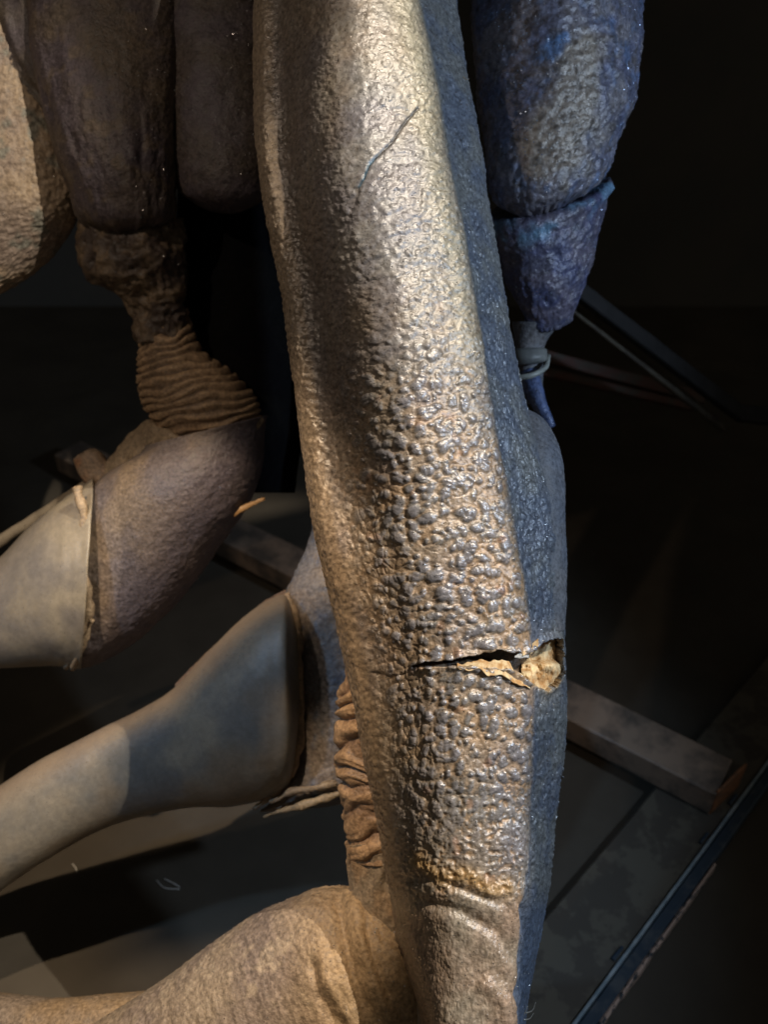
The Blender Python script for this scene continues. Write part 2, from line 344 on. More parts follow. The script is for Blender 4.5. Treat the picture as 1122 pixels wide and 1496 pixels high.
sidem = ss(.99, 1.08, X+0*PX); K = mixc(K, mixc(C3(.2, .21, .21)+0*P, C3(.12, .15, .21), m2), sidem*.85)  # cool light on the turned-away side plane, put into the colour
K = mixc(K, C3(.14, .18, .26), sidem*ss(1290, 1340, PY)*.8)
K = mixc(K, C3(.5, .3, .12), band*.85)
lowk = ss(1290, 1330, PY)*(1-sidem)
K = mixc(K, mixc(C3(.38, .32, .24)+0*P, C3(.38, .26, .18), m1), lowk*.8)
cq = np.clip(cr*2.2, 0, 1); K = mixc(K, C3(.012, .01, .008), cq); K = mixc(K, C3(.05, .13, .2), cq*ss(.55, .8, Tc))
K = mixc(K, C3(.07, .045, .03), inn); K = mixc(K, C3(.3, .18, .09), inn*ss(780, 795, PX))
K = mixc(K, C3(.6, .42, .22), lip*(1-inn)*ss(-2, 3, PY-lo_+5)*ss(.0, .3, .3+fbm(P, 90, 2, 6))*ss(640, 700, PX)*np.exp(-np.clip(PY-lo_, 0, 50)/4))
K = K*(1+.35*fbm(P, 170, 3, 150))[..., None]
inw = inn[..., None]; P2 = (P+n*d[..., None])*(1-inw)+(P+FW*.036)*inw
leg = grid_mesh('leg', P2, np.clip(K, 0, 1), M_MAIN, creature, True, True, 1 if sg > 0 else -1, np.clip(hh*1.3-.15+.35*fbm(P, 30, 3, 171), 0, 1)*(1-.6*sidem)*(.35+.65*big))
leg['label'] = 'near leg with knobbly grey-brown skin split open across the knee'

def surf(px, py, lift=0.0):
    "a point on the near leg's front at a photo pixel"
    r = int(np.clip((py+70)/1.55, 0, len(rows)-1)); c = int(np.argmin(np.abs(PX[r, :330]-px)))
    q = P[r, c]; v = CAM-q; return q+v/np.linalg.norm(v)*lift

# foam showing in the split
def sheet(name, fu, fl, x0, x1, dfun, mat, parent, nx=60, ny=14, amp=.0015, th=.004, label=None):
    xs = np.linspace(x0, x1, nx); A = np.zeros((ny*2, nx, 3))
    for j in range(ny):
        f = j/(ny-1); ys = fu(xs)*(1-f)+fl(xs)*f; Dp = dfun(xs, ys, f)
        A[j] = at(xs, ys, Dp); A[2*ny-1-j] = at(xs, ys, Dp+th)
    nn = fbm(A, 220, 3, 9)[..., None]*amp*np.array(-FW); A = (A+nn).transpose(1, 0, 2)
    nrm, s = normals(A)
    o = grid_mesh(name, A, np.full(A.shape, .6), mat, parent, True, True, 1 if s > 0 else -1)
    if label: o['label'] = label
    return o
Dsurf = lambda xs, ys: np.array([np.dot(surf(x, y)-CAM, FW) for x, y in zip(xs, ys)])
rg = np.random.default_rng(4)
zx = np.linspace(640, 830, 60); sm = lambda a: np.convolve(a, [.25, .5, .25], 'same')*1.5; zz1 = sm(rg.normal(0, 2.0, 60)); zz2 = sm(rg.normal(0, 2.0, 60))
zig = lambda xs: np.interp(xs, zx, zz1); zag = lambda xs: np.interp(xs, zx, zz2)
sheet('foam_lip', lambda x: np.interp(x, [668, 700, 730, 745, 752, 775], [969, 965, 966, 967, 980, 994])+zig(x), lambda x: np.interp(x, [668, 700, 730, 750, 775], [976, 981, 989, 996, 1005])+zag(x), 668, 775,
      lambda x, y, f: Dsurf(x, y)+.004-.009*f, M_FOAM, leg, label='torn cream foam along the lower lip of the split')
sheet('foam_core', lambda x: 924+0*x+zig(x), lambda x: 1016+0*x+zag(x), 762, 824,
      lambda x, y, f: Dsurf(x, y)+.008-.004*f+.024*ss(972, 962, y)+.03*np.clip((790-x-.5*(y-965))/25, 0, 1)-.012*fbm(U3(x*.045, y*.045), 1, 3, 3), M_FOAM, leg, 70, 50, amp=.004, label='cream foam core bared by the hole')
sheet('foam_flap', lambda x: np.interp(x, [764, 776, 787], [953, 944, 934])+zig(x), lambda x: np.interp(x, [764, 776, 787], [958, 954, 943])+zag(x), 764, 787,
      lambda x, y, f: Dsurf(x, y)-.003-.002*f, M_FOAM, leg, 24, 8, label='ragged foam flap on the upper lip of the split')
M_PALE = plain('pale_skin_scrap', (.45, .43, .4), (.62, .6, .56), 200, .7, .001)
sheet('skin_scrap', lambda x: np.interp(x, [752, 762, 773], [957, 953, 953])+zig(x)*.6, lambda x: np.interp(x, [752, 762, 773], [960, 961, 961])+zag(x)*.6, 752, 773,
      lambda x, y, f: Dsurf(x, y)-.003, M_PALE, leg, 16, 6, amp=.0008)

# pleated inside of the knee
def pleats(lam, amp, slope=0.0, base=None, seed=3):
    def g(P, U, V, X, Y):
        ph = (V+slope*U+.55*lam*fbm(U3(U*.7, V), 26, 2, seed)*1.7)/lam; s_ = np.abs(np.sin(math.pi*ph)); q = np.abs(np.sin(math.pi*(ph*1.9+1.6*fbm(P, 18, 2, seed+5))))
        m = .5+.5*np.clip(.5+1.6*fbm(U3(U*.8, V), 22, 2, seed+2), 0, 1)
        return amp*((s_**.7)*m+.35*q**.6*(1.3-m)-.5)+.0009*fbm(P, 110, 3, 2)+.003*fbm(P, 20, 2, 7)
    return g
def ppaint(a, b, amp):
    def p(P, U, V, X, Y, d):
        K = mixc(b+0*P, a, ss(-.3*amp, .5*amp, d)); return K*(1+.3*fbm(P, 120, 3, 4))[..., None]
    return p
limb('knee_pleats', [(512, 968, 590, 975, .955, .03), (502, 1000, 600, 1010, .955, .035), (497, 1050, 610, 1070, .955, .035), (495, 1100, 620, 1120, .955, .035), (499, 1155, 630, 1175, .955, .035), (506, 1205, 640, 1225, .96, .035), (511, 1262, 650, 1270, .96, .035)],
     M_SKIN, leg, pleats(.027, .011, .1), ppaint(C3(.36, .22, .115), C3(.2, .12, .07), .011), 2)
limb('knee_drape', [(508, 1235, 640, 1235, .955, .035), (512, 1290, 650, 1290, .96, .035), (520, 1350, 665, 1350, .96, .04), (538, 1410, 680, 1410, .96, .045), (556, 1470, 690, 1470, .96, .045), (575, 1570, 700, 1570, .96, .045)],
     M_SKIN, leg, lambda P, U, V, X, Y: .008*fbm(U3(U*1.6+V*.5, V*.4), 30, 3, 8)+.0006*fbm(P, 120, 3, 2), tone(C3(.34, .215, .115), C3(.27, .2, .13), f=30), 2.2)
# pad behind the knee, seen on its right
limb('calf_pad', [(735, 590, 782, 600, .97), (735, 625, 802, 622, .965), (735, 665, 820, 660, .955), (730, 710, 827, 705, .95), (730, 770, 827, 765, .94), (735, 840, 828, 840, .93), (745, 930, 826, 930, .92)],
     M_SKIN, leg, grain(.0005), tone(C3(.2, .19, .19), C3(.15, .16, .19), f=20), 3, rnd=(18, 10))
# lower leg folding back to the left
def creases(X, Y):
    r_ = 0
    for pts, wd, a_ in [([(492, 1296), (500, 1360), (512, 1420), (545, 1500)], 9, -.006), ([(515, 1300), (528, 1370), (550, 1440), (580, 1510)], 12, .006), ([(470, 1370), (478, 1430), (505, 1480), (540, 1530)], 10, .004),
                        ([(455, 1400), (462, 1450), (490, 1500)], 7, -.004), ([(530, 1340), (545, 1400), (575, 1470)], 6, -.005), ([(380, 1350), (430, 1330), (480, 1330)], 9, .0025)]:
        D, T = seg_dist(X, Y, pts); r_ = r_+a_*np.exp(-(D/wd)**2)*ss(0, .15, T)*ss(1, .85, T)
    return r_
limb('lower_leg', [(600, 1285, 800, 1620, 1.02, .10), (520, 1291, 690, 1680, 1.01, .12), (450, 1303, 600, 1720, 1.01, .12), (380, 1331, 520, 1760, 1.02, .12), (300, 1385, 430, 1800, 1.03, .12), (225, 1440, 350, 1850, 1.04, .12), (130, 1500, 260, 1900, 1.05, .11)],
     M_SKIN, leg, lambda P, U, V, X, Y: creases(X, Y)+.0005*pebbles(U, V, .006, 9, .9, 1.6)[0]+.0022*fbm(P, 9, 2, 12)+.0012*fbm(U3(U*.5, V*2), 90, 3, 14)+.007*ss(380, 500, X)*fbm(U3(U*.5+V*2, U*2.4), 9, 3, 13)+.0008*fbm(P, 150, 3, 2),
     lambda P, U, V, X, Y, d: mixc(tone(C3(.3, .225, .155), C3(.22, .165, .13), C3(.37, .285, .2), f=14, cf=60)(P, U, V, X, Y, d), C3(.38, .25, .13), ss(380, 520, X)*.75), 2.6)
limb('hoof_skirt', [(215, 1447, 260, 1620, 1.13, .07), (150, 1453, 160, 1620, 1.13, .07), (80, 1456, 60, 1620, 1.14, .07), (0, 1452, -20, 1620, 1.15, .07), (-90, 1446, -120, 1620, 1.16, .07)],
     M_SKIN, leg, grain(.0006), tone(C3(.27, .18, .1), C3(.2, .15, .11), f=20), 3.5)
# stray bristles at the ankle
def tube(name, pts, r, mat, parent, col=C3(.3, .25, .2), seg=10, sub=8, amp=0.0, label=None, flat=1.0):
    pts = np.array(pts, float); T = np.arange(len(pts)); t = np.linspace(0, len(pts)-1, (len(pts)-1)*sub+1); Q = spline(T, pts, t); r = np.interp(t, T, np.broadcast_to(r, len(pts)))
    tg = np.gradient(Q, axis=0); tg /= np.linalg.norm(tg, axis=1, keepdims=True)
    a = np.cross(tg, FW); a /= np.linalg.norm(a, axis=1, keepdims=True); b = np.cross(tg, a)
    th = np.linspace(0, 2*math.pi, seg, endpoint=False)
    A = Q[:, None]+r[:, None, None]*(a[:, None]*np.cos(th)[None, :, None]+flat*b[:, None]*np.sin(th)[None, :, None])
    nn, s = normals(A)
    if amp: A = A+nn*(amp*fbm(A, 60, 3, 3))[..., None]
    K = np.clip(col*(1+.5*fbm(A, 60, 3, 5))[..., None], 0, 1)
    o = grid_mesh(name, A, K, mat, parent, True, True, 1 if s > 0 else -1)
    if label: o['label'] = label
    return o
for k, pp in enumerate([[(768, 1480), (778, 1476), (783, 1464)], [(764, 1490), (774, 1488), (780, 1480)], [(758, 1494), (766, 1482), (771, 1470)], [(677, 112), (681, 116), (686, 115)]]):
    tube('bristle', [at(x, y, .868+(0 if k < 3 else -.0)) for x, y in pp], [.0008, .0006, .0003], M_SUEDE, leg, C3(.4, .36, .3), 6)

# ================================================================== blue leg behind, top right
def bluep(P, U, V, X, Y, d):
    K = mixc(C3(.12, .135, .22)+0*P, C3(.2, .19, .22), ss(-.3, .3, fbm(P, 30, 3, 201)))
    K = mixc(K, C3(.1, .22, .46), ss(.0, .35, fbm(P, 22, 3, 207))*np.exp(-((X-805)/60)**2-((Y-40)/75)**2)*1.2+.35*ss(.1, .4, fbm(P, 60, 3, 209)))
    pt = np.exp(-((X-815)/62)**2-((Y-205)/70)**2)+np.exp(-((X-850)/35)**2-((Y-95)/60)**2)
    K = mixc(K, C3(.31, .265, .22), ss(.3, .7, pt+.35*fbm(P, 40, 3, 211)))
    K = mixc(K, C3(.05, .04, .03), .6*ss(.15, .4, fbm(P, 110, 2, 213)))
    K = mixc(K, C3(.14, .13, .13), .08+.25*ss(-.1, .3, fbm(P, 35, 3, 219)))
    return K*(1+.5*fbm(P, 170, 3, 215))[..., None]
def blued(P, U, V, X, Y):
    return .0022*pebbles(U+.003*vn(P, 60, 3), V, .0105, 44, .85, 1.6)[0]+.003*fbm(P, 55, 3, 45)+.0014*fbm(P, 160, 3, 48)+.006*fbm(P, 12, 2, 46)
leg_b = limb('leg', [(690, -90, 940, -90, 1.08), (690, 0, 940, 0, 1.08), (694, 80, 936, 80, 1.08), (698, 150, 924, 150, 1.08), (704, 200, 905, 195, 1.075), (708, 240, 896, 226, 1.07), (714, 272, 886, 252, 1.07), (728, 300, 868, 276, 1.075), (752, 318, 838, 296, 1.085)],
     M_BLUE, creature, blued, bluep, 2.4, label='blue glittering leg behind the near leg', rnd=(0, 34), bow=14)
def cuffp(P, U, V, X, Y, d):
    K = mixc(C3(.06, .075, .18)+0*P, C3(.14, .13, .2), ss(-.2, .35, fbm(P, 45, 3, 221)))
    K = mixc(K, C3(.13, .12, .13), .25+.3*ss(-.1, .3, fbm(P, 35, 3, 219)))
    lipd = seg_dist(X, Y, [(715, 340), (770, 345), (830, 322), (888, 272)])[0]
    K = mixc(K, C3(.16, .3, .45), np.exp(-(lipd/14)**2)*ss(-.3, .2, fbm(P, 50, 2, 223))*.9)  # blue highlight along the cuff lip, painted in
    return K*(1+.5*fbm(P, 170, 3, 225))[..., None]
limb('knee_cuff', [(712, 316, 889, 262, 1.125), (712, 322, 890, 268, 1.11), (716, 345, 884, 305, 1.105), (726, 375, 875, 345, 1.11), (738, 410, 864, 390, 1.115), (754, 440, 850, 425, 1.12), (766, 468, 838, 458, 1.13)],
     M_BLUE, leg_b, lambda P, U, V, X, Y: blued(P, U, V, X, Y)*.8+.006*np.exp(-((V-.008)/.009)**2)+.0012*fbm(U3(U*3, V*.6), 60, 3, 7), cuffp, 2.4, bow=22, thick=.75)
limb('ankle', [(748, 470, 822, 470, 1.13), (752, 500, 798, 505, 1.13), (756, 540, 795, 545, 1.13), (760, 590, 792, 590, 1.13)], M_SKIN, leg_b, grain(.0006), tone(C3(.12, .13, .15), C3(.16, .15, .15)), 3)
limb('ankle_band', [(748, 508, 799, 506, 1.12), (748, 524, 800, 522, 1.115), (750, 538, 798, 530, 1.12)], M_SUEDE, leg_b, lambda P, U, V, X, Y: 0*X, tone(C3(.2, .21, .2), C3(.14, .15, .15)), 2, rnd=(4, 4))
tube('ankle_strap', [at(745, 553, 1.095), at(775, 549, 1.085), at(797, 537, 1.1), at(802, 520, 1.13)], [.004, .004, .0035, .003], M_SUEDE, leg_b, C3(.28, .3, .28))
tube('toe', [at(772, 545, 1.12), at(782, 575, 1.11), at(795, 605, 1.1), at(807, 624, 1.095)], [.014, .012, .009, .006], M_BLUE, leg_b, C3(.1, .14, .28), 16, amp=.002)

# ================================================================== dark leg at the left
ZOFF = .13
leg_c = limb('leg', [(30, -90, 275, -90, 1.03, .06), (35, 0, 268, 0, 1.03, .06), (48, 100, 262, 100, 1.03, .06), (72, 200, 256, 200, 1.035, .06), (100, 280, 256, 280, 1.05, .06), (118, 325, 250, 322, 1.06, .05), (150, 350, 225, 345, 1.075, .03)],
     M_SKIN, creature, lambda P, U, V, X, Y: grain(.0012)(P, U, V, X, Y)+.006*fbm(U3(U*2, V*.6), 22, 3, 30)*ss(-50, 260, Y), tone(C3(.1, .075, .055), C3(.085, .066, .075), C3(.13, .095, .065)), 3, label='dark wrinkled leg at the left with a pleated knee', rnd=(0, 30))  # dark tone carries the shade lying on this hide
limb('thigh_lobe', [(228, -90, 402, -90, 1.04, .055), (232, 0, 402, 0, 1.04, .055), (240, 100, 408, 100, 1.04, .055), (246, 180, 408, 180, 1.045, .055), (252, 240, 402, 240, 1.05, .055), (262, 285, 394, 285, 1.06, .05), (285, 312, 375, 312, 1.07, .04)],
     M_SKIN, leg_c, lambda P, U, V, X, Y: grain(.0012)(P, U, V, X, Y)+.003*fbm(P, 25, 3, 31), tone(C3(.085, .066, .052), C3(.085, .068, .08), C3(.06, .045, .04)), 3, rnd=(0, 35))
limb('hide', [(-60, -120, 430, -120, 1.06, .05), (-40, 60, 425, 60, 1.06, .05), (20, 150, 420, 150, 1.07, .045), (90, 225, 405, 225, 1.09, .04), (130, 262, 390, 262, 1.11, .02)], M_SKIN, leg_c, lambda P, U, V, X, Y: .008*fbm(U3(U*2, V*.6), 25, 3, 30)+grain(.001)(P, U, V, X, Y), tone(C3(.09, .07, .052), C3(.08, .064, .07)), 4, rnd=(0, 20))
limb('flank', [(-260, -120, 80, -140, 1.09, .07), (-270, 40, 88, 30, 1.09, .07), (-280, 180, 100, 170, 1.09, .07), (-290, 300, 112, 290, 1.1, .07), (-300, 420, 105, 335, 1.12, .07), (-310, 520, 45, 402, 1.14, .07), (-330, 640, -60, 455, 1.16, .07)],
     M_SKIN, leg_c, lambda P, U, V, X, Y: .0022*pebbles(U, V, .008, 9, .9, 1.4)[0]+.0025*fbm(P, 60, 3, 32), tone(C3(.34, .25, .165), C3(.25, .19, .15), C3(.17, .18, .15)), 3, label='pale brown flank at the left edge, its light painted in')  # same hide as the dark leg, paler with the light painted in
def crump(P, U, V, X, Y): return .012*fbm(P, 30, 3, 33)+.006*(1-np.abs(fbm(P, 45, 3, 34))*3)+.001*fbm(P, 150, 2, 3)
limb('knee_wrinkles', [(122, 318, 262, 318, 1.1), (118, 355, 266, 350, 1.1), (128, 395, 268, 390, 1.1), (165, 425, 266, 425, 1.11), (192, 455, 268, 455, 1.115), (206, 500, 280, 500, 1.12)], M_SKIN, leg_c, crump, tone(C3(.17, .12, .075), C3(.07, .05, .04), f=40), 2.6)
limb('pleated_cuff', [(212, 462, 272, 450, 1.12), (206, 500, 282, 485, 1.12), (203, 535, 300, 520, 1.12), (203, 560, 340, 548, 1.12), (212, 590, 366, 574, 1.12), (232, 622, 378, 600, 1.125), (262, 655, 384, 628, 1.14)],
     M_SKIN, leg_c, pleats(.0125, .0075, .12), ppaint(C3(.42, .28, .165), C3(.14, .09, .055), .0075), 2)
M_INNER = skin('shade_black', rough=.9, spec=.05, glitter=0)
limb('inner_thigh', [(262, 200, 420, 200, 1.2), (258, 330, 425, 330, 1.2), (268, 450, 430, 450, 1.2), (290, 560, 440, 560, 1.2), (330, 650, 440, 650, 1.2), (350, 720, 430, 720, 1.2)], M_INNER, leg_c, grain(.001), tone(C3(.006, .006, .006), C3(.004, .004, .005)), 5)  # inner leg in deep shade, the shade put into its near-black colour
def shd(P, U, V, X, Y): return .0009*pebbles(U, V, .0065, 9, .9, 1.5)[0]+.003*fbm(P, 18, 3, 36)+.0008*fbm(P, 130, 2, 2)+.004*np.exp(-(V/.006)**2)
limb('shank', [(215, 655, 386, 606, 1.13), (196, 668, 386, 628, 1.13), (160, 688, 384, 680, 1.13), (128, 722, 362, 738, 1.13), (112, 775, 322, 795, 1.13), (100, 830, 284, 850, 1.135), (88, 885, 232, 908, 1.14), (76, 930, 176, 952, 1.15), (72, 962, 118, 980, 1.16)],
     M_SKIN, leg_c, shd, lambda P, U, V, X, Y, d: mixc(tone(C3(.22, .165, .115), C3(.14, .115, .11), f=16)(P, U, V, X, Y, d), C3(.095, .08, .1), ss(-30, 80, (X-210)*.75+(Y-740)*.35)*.8), 2.5, rnd=(0, 12))  # near leg's shadow on the right half, painted darker into the skin
tube('shank_seam', [at(112, 712, 1.06), at(122, 760, 1.05), at(120, 830, 1.05), at(130, 890, 1.06), at(112, 940, 1.08), at(96, 975, 1.12)], [.006, .006, .006, .007, .006, .004], M_SKIN, leg_c, C3(.3, .22, .14), 12, amp=.006)
tube('shank_seam', [at(135, 905, 1.06), at(122, 940, 1.07), at(104, 978, 1.11)], [.004, .005, .004], M_SKIN, leg_c, C3(.26, .19, .12), 12, amp=.005)
limb('foot', [(135, 700, 118, 978, 1.14), (112, 715, 95, 976, 1.14), (60, 752, 50, 974, 1.14), (0, 812, -5, 976, 1.15), (-80, 880, -80, 985, 1.16)], M_SUEDE, leg_c, lambda P, U, V, X, Y: .003*fbm(P, 14, 2, 38)+.002*fbm(U3(U*.8, V*2), 40, 3, 56)*ss(40, 120, X), tone(C3(.29, .24, .17), C3(.19, .165, .14), C3(.15, .13, .12), f=12, cf=10), 3.5)
tube('tendon', [at(-60, 832, 1.2), at(0, 790, 1.2), at(60, 752, 1.19), at(125, 708, 1.17)], [.0095, .0095, .009, .008], M_SUEDE, leg_c, C3(.33, .26, .18), 14, amp=.002)
limb('skin_knob', [(102, 672, 122, 704, 1.17), (112, 664, 134, 708, 1.17), (136, 656, 158, 702, 1.17), (152, 664, 170, 690, 1.17)], M_SKIN, leg_c, lambda P, U, V, X, Y: .005*fbm(P, 45, 3, 39), tone(C3(.4, .28, .19), C3(.2, .16, .12), C3(.5, .25, .13)), 2, rnd=(4, 4), power=.55)
limb('cuff_rim', [(140, 700, 190, 735, 1.17), (165, 658, 215, 705, 1.155), (195, 630, 252, 690, 1.14), (222, 613, 288, 672, 1.13), (250, 630, 302, 662, 1.12)], M_SKIN, leg_c, lambda P, U, V, X, Y: .006*fbm(P, 35, 3, 4)-.006*np.exp(-((X-222)**2+(Y-655)**2)/300), tone(C3(.42, .31, .2), C3(.3, .22, .14)), 2.4, rnd=(8, 8))
tube('rim_fold', [at(175, 690, 1.11), at(225, 676, 1.08), at(300, 664, 1.075), at(350, 640, 1.085), at(383, 612, 1.1)], [.008, .009, .009, .009, .006], M_SKIN, leg_c, C3(.3, .22, .14), 16, amp=.004)
tube('torn_edge', [at(386, 728, 1.1), at(352, 744, 1.09), at(325, 762, 1.09), at(305, 790, 1.1), at(294, 814, 1.11)], [.003, .0042, .0045, .004, .002], M_SUEDE, leg_c, C3(.42, .24, .1), 10, amp=.003, flat=.4)
limb('shank_back', [(300, 660, 400, 640, 1.2), (310, 700, 380, 690, 1.2), (325, 735, 372, 725, 1.2)], M_SKIN, leg_c, crump, tone(C3(.03, .025, .02), C3(.02, .02, .02)), 4, rnd=(0, 10))
tube('skin_nick', [at(208, 697, 1.055), at(225, 697, 1.048), at(240, 705, 1.045), at(247, 716, 1.045)], [.0015, .002, .002, .001], M_SUEDE, leg_c, C3(.4, .22, .1), 8)

# ================================================================== smooth leg between them
ZOFF = .22
leg_d = limb('leg', [(490, 60, 610, 60, 1.05), (482, 250, 600, 250, 1.05), (472, 450, 590, 450, 1.05), (462, 640, 580, 640, 1.05), (458, 760, 575, 760, 1.04), (440, 820, 565, 820, 1.03), (418, 866, 560, 866, 1.025), (416, 900, 560, 900, 1.02), (426, 980, 565, 980, 1.01), (428, 1060, 570, 1060, 1.01), (424, 1120, 570, 1110, 1.01), (400, 1165, 565, 1140, 1.02), (372, 1192, 545, 1165, 1.04)],
     M_SKIN, creature, lambda P, U, V, X, Y: .0018*pebbles(U, V, .008, 9, .9, 1.7)[0]+.002*fbm(P, 50, 3, 52)+.004*fbm(P, 14, 2, 53), tone(C3(.17, .165, .175), C3(.2, .16, .13), C3(.12, .14, .19)), 2.6, label='knee behind the near leg whose smooth lower leg runs to the lower left', rnd=(0, 10))
limb('lower_leg', [(442, 900, 440, 1110, 1.0), (424, 872, 428, 1140, .995), (395, 876, 400, 1162, .995), (340, 916, 338, 1178, 1.0), (295, 962, 292, 1180, 1.0), (250, 1008, 246, 1186, 1.005), (200, 1040, 195, 1197, 1.01), (150, 1064, 146, 1214, 1.015), (60, 1108, 56, 1264, 1.02), (0, 1146, -4, 1304, 1.03), (-90, 1205, -90, 1370, 1.04)],
     M_SUEDE, leg_d, lambda P, U, V, X, Y: .003*fbm(P, 10, 2, 54)+.0003*fbm(P, 260, 2, 55), lambda P, U, V, X, Y, d: mixc(tone(C3(.25, .215, .165), C3(.15, .145, .135), C3(.2, .15, .1), f=12, cf=9)(P, U, V, X, Y, d), C3(.28, .19, .12), np.exp(-((Y-np.interp(X, [0, 150, 250, 340, 424], [1146, 1064, 1008, 916, 872]))/30)**2)*.6), 2.6, rnd=(24, 0), power=.85)
tube('knee_seam', [at(418, 868, .985), at(432, 905, .972), at(435, 980, .963), at(438, 1050, .962), at(431, 1110, .965), at(405, 1155, .97), at(370, 1182, .98)], [.004, .007, .008, .008, .007, .006, .003], M_SKIN, leg_d, C3(.24, .17, .11), 14, amp=.006)
tube('knee_seam', [at(500, 1158, .96), at(460, 1170, .955), at(420, 1182, .96), at(385, 1193, .975)], [.006, .006, .005, .002], M_SKIN, leg_d, C3(.32, .24, .15), 12, amp=.004)
tube('knee_seam', [at(490, 1145, .955), at(455, 1152, .945), at(425, 1158, .95), at(395, 1172, .965)], [.005, .006, .005, .003], M_SKIN, leg_d, C3(.24, .18, .12), 12, amp=.006)
limb('knee_skin', [(418, 862, 430, 905, 1.03), (385, 880, 392, 935, 1.03), (345, 912, 352, 965, 1.03), (300, 955, 310, 1000, 1.03), (255, 1000, 262, 1040, 1.03)], M_SKIN, leg_d, grain(.0008), tone(C3(.26, .17, .11), C3(.17, .115, .085)), 3)

ZOFF = 0.0
# torso above the frame, which carries the legs
limb('torso', [(-700, -640, -700, -1500, 1.3, .28), (-200, -560, -200, -1500, 1.3, .34), (400, -520, 400, -1500, 1.35, .36), (900, -540, 900, -1450, 1.4, .34), (1300, -640, 1300, -1400, 1.45, .28)], M_SKIN, creature, lambda P, U, V, X, Y: .004*fbm(P, 20, 2, 3), tone(BROWN, PURP), 20, rnd=(60, 60))
limb('shoulder', [(-200, -900, 560, -900, 1.6, .12), (-120, -500, 480, -500, 1.5, .1), (20, -250, 400, -250, 1.3, .05), (60, -100, 390, -100, 1.2, .04)], M_SKIN, leg_c, lambda P, U, V, X, Y: .002*fbm(P, 20, 2, 3), tone(BROWN, PURP), 14)
limb('shoulder', [(450, -900, 900, -900, 1.3, .2), (400, -500, 800, -500, 1.1, .14), (375, -200, 690, -200, .95, .11), (378, -72, 650, -72, .93, .08)], M_SKIN, leg, lambda P, U, V, X, Y: .002*fbm(P, 20, 2, 3), tone(BROWN, PURP), 14)
limb('shoulder', [(700, -900, 1200, -900, 1.35, .2), (690, -500, 1050, -500, 1.25, .15), (690, -85, 945, -85, 1.09, .1)], M_SKIN, leg_b, lambda P, U, V, X, Y: .002*fbm(P, 20, 2, 3), tone(BROWN, PURP), 14)

# ================================================================== steel frame
M_RUST = plain('brown_painted_steel', (.3, .21, .15), (.1, .08, .065), 11, .45, .0006)
M_ORUST = plain('orange_rust', (.32, .13, .05), (.16, .08, .04), 60, .8, .001)
M_BLK = plain('black_steel', (.006, .006, .007), (.014, .013, .014), 30, .75, .0004)
M_GRY = plain('grey_painted_steel', (.065, .053, .04), (.1, .085, .062), 14, .6, .0005, thr=(.46, .52))
M_CHIP = plain('chipped_blue_steel', (.13, .17, .21), (.4, .3, .25), 70, .5, .0008, thr=(.6, .63))
M_RED = plain('red_brown_steel', (.11, .04, .028), (.075, .06, .045), 30, .6, .0006)
frame = empty('support_frame', on_z(960, 1150, 0), 'low welded steel frame of rusty, black and blue-edged bars on the dark floor', 'frame')
def bar(name, a, b, wv, hv, mat, parent=frame, wear=.0012, nseg=40, label=None, bev=.003):
    "a real bar from a to b with width vector wv and height vector hv, edges bevelled and slightly dented"
    a, b, wv, hv = (np.array(v, float) for v in (a, b, wv, hv)); lw, lh = np.linalg.norm(wv), np.linalg.norm(hv); bw, bh = bev/lw, bev/lh
    cs = [(bw, 0), (.5, 0), (1-bw, 0), (1, bh), (1, 1-bh), (1-bw, 1), (.5, 1), (bw, 1), (0, 1-bh), (0, bh)]
    A = np.array([[a+(b-a)*t+wv*u+hv*v for (u, v) in cs] for t in np.linspace(0, 1, nseg)])
    n_, s = normals(A); A = A+n_*(wear*fbm(A, 30, 3, 5))[..., None]
    o = grid_mesh(name, A, np.full(A.shape, .2), mat, parent, True, True, 1 if s > 0 else -1)
    for p in o.data.polygons: p.use_smooth = False
    if label: o['label'] = label
    return o
ZT = .10
a = on_z(278, 722, ZT); b = on_z(1088, 1117, ZT)          # far top edge of the cross tube
a2 = on_z(252, 752, ZT); b2 = on_z(1045, 1160, ZT)
dr = (b-a)/np.linalg.norm(b-a); side = np.cross(dr, [0, 0, 1.]); side *= np.sign(np.dot(side, a2-a))
wtube = abs(np.dot(b2-b, side)); hv = np.array([0, 0, -.062])
bar('cross_tube', a-dr*.5, b-dr*.022, side*wtube, hv, M_RUST, label='brown steel tube running diagonally behind the near leg')
bar('end_plate', b2+[0, 0, .004]-side*.006, b+[0, 0, .004], dr*.005, np.array([0, 0, -.085]), M_ORUST, nseg=12, wear=.0012, bev=.001, label='rusty orange plate closing the tube')
bar('weld_strip', on_z(868, 1062, ZT-.01)+side*.012, on_z(915, 1084, ZT-.01)+side*.012, side*.003, np.array([0, 0, -.004]), plain('bare_steel_edge', (.4, .3, .22), (.25, .18, .12), 60, .4, .0004), nseg=6)
